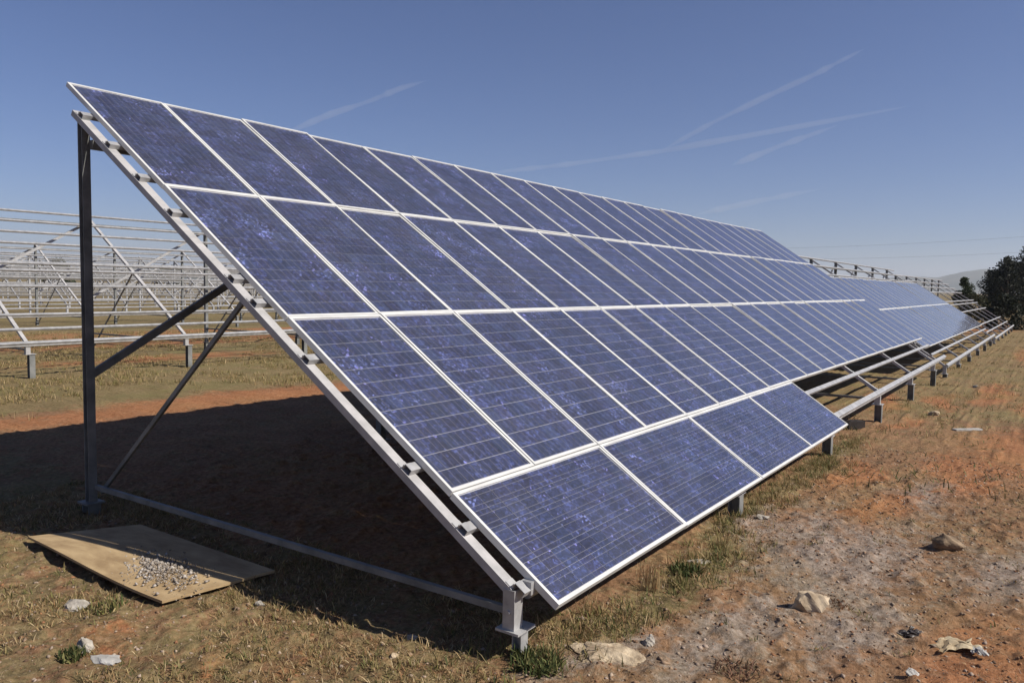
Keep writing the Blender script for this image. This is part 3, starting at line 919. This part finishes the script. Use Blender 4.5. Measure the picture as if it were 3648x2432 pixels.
ch.append(blades(x, y, 0.04, 0.13, 0.010, (0.1, 0.9), OLIVE + DRY[:3]))
x, y = tufts(45000, 8, 48, -7, 1.2, patchy(1.1, 95, 0.42, 0.62), 12, 0.06)
ch.append(blades(x, y, 0.04, 0.11, 0.010, (0.2, 0.95), OLIVE + DRY[:3]))
x, y = scatter(6000, 5, 24, -6, 0.6, patchy(0.8, 99, 0.58, 0.72))
ch.append(blades(x, y, 0.05, 0.14, 0.012, (0.1, 0.8), GREEN))
grass_object('field_grass', ch, 'olive dry grass of the field behind and along the rows')

# small weeds -------------------------------------------------------
def weed(name, x, y, r, h, n, pal, label, lean=(0.05, 0.7), w=0.012):
    a = RNG.uniform(0, 6.283, n); q = r * np.sqrt(RNG.random(n))
    V, F, C = blades(x + np.cos(a) * q, y + np.sin(a) * q, h * 0.4, h, w, lean, pal)
    o = link(name, tri_mesh(name, V, F, C, M_BLADE))
    return tag(o, label, 'weed', 'weeds in the foreground')
weed('weed', -0.02, 0.13, 0.13, 0.10, 420, GREEN, 'leafy green weed clump at the foot of the near front leg')
weed('weed', -1.36, 1.99, 0.06, 0.08, 120, GREEN, 'small green weed beside the upright white stone')
weed('weed', 0.52, -0.70, 0.13, 0.07, 260, [(0.16, 0.09, 0.06), (0.22, 0.12, 0.07), (0.12, 0.09, 0.05)], 'low withered reddish weed at the bottom edge of the soil', (0.2, 0.9), 0.008)
weed('weed', 1.30, 0.12, 0.10, 0.20, 60, DRY, 'upright straw coloured dry stalks under the lower panel edge', (0.0, 0.25), 0.006)
weed('weed', 1.66, 0.02, 0.10, 0.09, 240, GREEN, 'bright green weed patch on the grass strip under the panels')
weed('weed', 1.72, -0.93, 0.07, 0.05, 90, [(0.12, 0.06, 0.03), (0.2, 0.1, 0.05)], 'withered brown weed behind the tan rock', (0.3, 0.9), 0.007)
weed('weed', -0.95, 2.42, 0.10, 0.09, 120, GREEN + OLIVE, 'green tuft growing out from under the plywood board')

# ------------------------------------------------------------------ trees
M_BARK = rough_mat('bark', (0.05, 0.035, 0.025), (0.11, 0.08, 0.06), 14, 0.95, bump=0.01)
def tree(label, x, y, h, r, seed, pal, nleaf=5200, leaf=0.16, conic=0.5, trunk=0.25):
    rng = np.random.default_rng(seed)
    z0 = gz1(x, y) - 0.05
    root = empty('tree', (x, y, z0))
    tag(root, label, 'tree', 'trees')
    mb = MB()
    mb.v = []; n = 8
    def limb(p0, p1, r0, r1):
        d = (p1 - p0).normalized(); u = d.orthogonal().normalized(); s = d.cross(u)
        b = len(mb.v)
        for p, rr in ((p0, r0), (p1, r1)):
            for i in range(n):
                a = 6.283 * i / n
                mb.v.append(tuple(p + (u * math.cos(a) + s * math.sin(a)) * rr))
        for i in range(n):
            j = (i + 1) % n
            mb.f.append((b + i, b + j, b + n + j, b + n + i))
        mb.f.append(tuple(b + n + i for i in range(n)))
    tip = Vector((rng.normal(0, 0.1), rng.normal(0, 0.1), h * 0.8))
    limb(Vector((0, 0, 0)), tip * 0.5, 0.035 * h, 0.022 * h)
    limb(tip * 0.5, tip, 0.022 * h, 0.006 * h)
    cl = []
    for k in range(34):
        t = rng.uniform(trunk, 1.0)
        a = rng.uniform(0, 6.283)
        env = r * (1 - conic * t ** 1.4) * math.sqrt(min(1.0, (t - trunk) * 4 + 0.35)) * (1 if t < 0.85 else 0.6)
        q = env * rng.uniform(0.35, 1.0)
        c = Vector((math.cos(a) * q, math.sin(a) * q, h * t * 0.93))
        cl.append((c, r * rng.uniform(0.20, 0.36)))
        if k % 3 == 0:
            s0 = tip * rng.uniform(0.25, 0.8)
            limb(s0, c, 0.009 * h, 0.003 * h)
    link('trunk', mb.mesh('trunk', M_BARK), root)
    ci = rng.integers(0, len(cl), nleaf)
    cen = np.array([c[0][:] for c in cl])[ci]; cr = np.array([c[1] for c in cl])[ci]
    dd = rng.normal(size=(nleaf, 3)); dd /= np.linalg.norm(dd, axis=1)[:, None]
    p = cen + dd * (cr * rng.uniform(0.4, 1.1, nleaf) ** 0.6)[:, None] * np.array((1, 1, 0.85))
    p[:, 2] = np.maximum(p[:, 2], 0.05)
    u = rng.normal(size=(nleaf, 3)); u /= np.linalg.norm(u, axis=1)[:, None]
    w = np.cross(u, rng.normal(size=(nleaf, 3))); w /= np.linalg.norm(w, axis=1)[:, None]
    s = leaf * rng.uniform(0.6, 1.4, nleaf)[:, None]
    V = np.stack([p - u * s * 0.5, p + w * s * 0.28, p + u * s * 0.5, p - w * s * 0.28], 1).reshape(-1, 3)
    F = np.arange(nleaf * 4).reshape(-1, 4)
    pal = np.array(pal)
    cc = pal[rng.integers(0, len(pal), nleaf)] * rng.uniform(0.7, 1.3, (nleaf, 1))
    link('crown', tri_mesh('crown', V, F, np.repeat(np.c_[cc, np.ones(nleaf)], 4, 0), M_LEAF), root)
    return root
DK = [(0.016, 0.020, 0.009), (0.022, 0.026, 0.011), (0.012, 0.015, 0.008)]
MG = [(0.03, 0.045, 0.016), (0.045, 0.06, 0.022), (0.022, 0.032, 0.012)]
tree('tallest dark tree at the right edge of the picture', 97.9, -0.46, 8.71, 3.68, 101, DK, 5200, leaf=0.24)
tree('dark bushy tree left of the tallest one at the right edge', 101.9, 2.58, 6.47, 3.04, 102, DK, 4600, leaf=0.24)
tree('lower dark tree at the left end of the dark clump', 105.9, 3.94, 5.03, 2.40, 103, DK, 6000, leaf=0.24)
tree('small lighter green tree standing apart left of the dark clump', 76.0, 4.75, 3.9, 1.15, 104, MG, 4000, conic=0.75)
tree('dark tree behind the gap between the right edge trees', 109.1, 1.46, 6.63, 3.52, 105, DK, 6000, leaf=0.24)
tree('dark tree half cut off by the right picture edge', 93.1, -4.14, 8.87, 3.84, 106, DK, 5000, leaf=0.24)
tree('low olive shrub at the foot of the dark trees', 70.0, 3.3, 2.3, 1.5, 107, [(0.05, 0.05, 0.02), (0.035, 0.038, 0.016)], 3000, trunk=0.08)
tree('dark shrub along the bank under the trees', 58.0, 0.9, 2.3, 1.7, 108, DK, 4500, trunk=0.05)
tree('dark shrub at the bank right of the empty rack', 59.0, -2.2, 2.5, 1.8, 109, DK, 4500, trunk=0.05)
tree('narrow dark conifer spire between the right edge trees', 103.5, 0.98, 8.07, 1.44, 113, DK, 4500, leaf=0.19, conic=0.95, trunk=0.1)
tree('narrow dark conifer spire rising at the left of the dark clump', 104.3, 2.98, 6.95, 1.20, 114, DK, 4000, leaf=0.19, conic=0.95, trunk=0.1)
tree('far grey green tree at the left horizon behind the racks', 75.0, 165.0, 6.0, 4.0, 110, MG, 3000, leaf=0.5, trunk=0.1)
tree('farther small tree on the left horizon near the picture edge', 62.0, 172.0, 5.0, 3.2, 111, MG, 2500, leaf=0.5, trunk=0.1)
tree('distant tree on the left horizon close to the tall post', 128.0, 210.0, 6.0, 4.5, 112, MG, 2500, leaf=0.6, trunk=0.1)

# ------------------------------------------------------------------ overhead line
M_WIRE = rough_mat('cable', (0.12, 0.12, 0.13), (0.16, 0.16, 0.16), 5, 0.6)
def wire(label, p0, p1, sag):
    mb = MB(); p0 = Vector(p0); p1 = Vector(p1)
    N = 24; last = None
    for i in range(N + 1):
        t = i / N
        p = p0.lerp(p1, t) - Vector((0, 0, sag * 4 * t * (1 - t)))
        if last is not None:
            mb.sweep(last, p, circ(0.011, 5))
        last = p
    o = link('cable', mb.mesh('cable', M_WIRE))
    return tag(o, label, 'cable', 'overhead cables')
wire('thin upper overhead cable crossing the pale sky above the trees', (140, 75, 9.6), (157, -32, 14.6), 2.0)
wire('thin lower overhead cable just above the mountain ridge', (140, 75, 8.0), (157, -32, 11.6), 2.0)
M_POLE = rough_mat('pole_wood', (0.10, 0.08, 0.06), (0.18, 0.14, 0.10), 8, 0.9)
for (x, y, h) in ((140, 75, 10.2), (157, -32, 15.2)):
    mb = MB(); z0 = gz1(x, y)
    mb.sweep((x, y, z0 - 0.5), (x, y, h), circ(0.14, 10), up=(0, 1, 0))
    mb.sweep((x - 0.9, y, h - 0.4), (x + 0.9, y, h - 0.4), rect(0.1, 0.12))
    mb.sweep((x - 0.9, y, h - 2.4 if h < 12 else h - 3.6), (x + 0.9, y, h - 2.4 if h < 12 else h - 3.6), rect(0.1, 0.12))
    o = link('utility_pole', mb.mesh('utility_pole', M_POLE))
    tag(o, 'wooden utility pole behind the solar tables' if x < 150 else 'wooden utility pole beyond the right picture edge', 'utility pole')

# ------------------------------------------------------------------ contrails (thin vapour, real volume high up)
def contrail(label, pts, r0, r1, dens):
    m, n, l, out = new_mat('vapour_trail')
    vs_ = n.new('ShaderNodeVolumePrincipled')
    vs_.inputs['Color'].default_value = (0.98, 0.98, 1, 1)
    vs_.inputs['Density'].default_value = dens
    vs_.inputs['Anisotropy'].default_value = 0.0
    l.new(vs_.outputs[0], out.inputs['Volume'])
    pts = [Vector(p) for p in pts]
    fine = []
    for a_, b_ in zip(pts[:-1], pts[1:]):
        fine += [a_.lerp(b_, q / 5) for q in range(5)]
    pts = fine + [pts[-1]]
    k = 10; v = []; f = []
    for i, p in enumerate(pts):
        d = (pts[min(i + 1, len(pts) - 1)] - pts[max(i - 1, 0)]).normalized()
        u = d.cross(Vector((0, 0, 1))).normalized(); s = d.cross(u)
        t = i / (len(pts) - 1)
        r = (r0 + (r1 - r0) * t) * random.uniform(0.62, 1.2) * min(1.0, 0.4 + 4 * t, 0.25 + 3 * (1 - t))
        if i in (0, len(pts) - 1): r *= 0.15
        for j in range(k):
            a = 6.283 * j / k
            v.append(tuple(p + (u * math.cos(a) + s * math.sin(a)) * r))
    for i in range(len(pts) - 1):
        for j in range(k):
            j2 = (j + 1) % k
            f.append((i * k + j, i * k + j2, (i + 1) * k + j2, (i + 1) * k + j))
    f.append(tuple(reversed(range(k)))); f.append(tuple((len(pts) - 1) * k + j for j in range(k)))
    me = bpy.data.meshes.new('contrail')
    me.from_pydata(v, [], f)
    bm = bmesh.new(); bm.from_mesh(me); bmesh.ops.recalc_face_normals(bm, faces=bm.faces); bm.to_mesh(me); bm.free()
    me.materials.append(m)
    o = link('contrail', me)
    return tag(o, label, 'contrail', 'contrails')
contrail('white contrail rising from the panel edge at left centre of the sky', [(7477, 9145, 2094), (7918, 8689, 2394), (8285, 8277, 2603), (8553, 7934, 2795), (8799, 7613, 2924)], 51, 45, 0.0017)
contrail('longest faint contrail running low to the right above the panels', [(9464, 7187, 1639), (10171, 6102, 1798), (10790, 4852, 1986), (11325, 3264, 2237), (11626, 1671, 2445)], 42, 51, 0.0017)
contrail('steep contrail branching upward to the right off the longest one', [(10790, 4852, 1995), (11001, 4156, 2372), (11166, 3476, 2678), (11276, 2872, 2919), (11344, 2238, 3198)], 45, 51, 0.0017)
contrail('short contrail below the branching one at right', [(11191, 3945, 1768), (11363, 3266, 2033), (11505, 2528, 2273)], 54, 39, 0.0017)
contrail('short contrail low over the far end of the panels', [(11082, 4468, 1070), (11372, 3605, 1262), (11604, 2683, 1435)], 54, 36, 0.0017)

# ------------------------------------------------------------------ haze
hz = MB().box((-9500, -9500, -12), (9500, 9500, 230)).mesh('haze')
m, n, l, out = new_mat('thin_haze')
pv = n.new('ShaderNodeVolumePrincipled')
pv.inputs['Color'].default_value = (0.90, 0.94, 1.0, 1)
pv.inputs['Density'].default_value = 0.00014
pv.inputs['Anisotropy'].default_value = 0.2
l.new(pv.outputs[0], out.inputs['Volume'])
hz.materials.append(m)
tag(link('haze', hz), 'thin pale haze over the field', 'haze', kind='stuff')
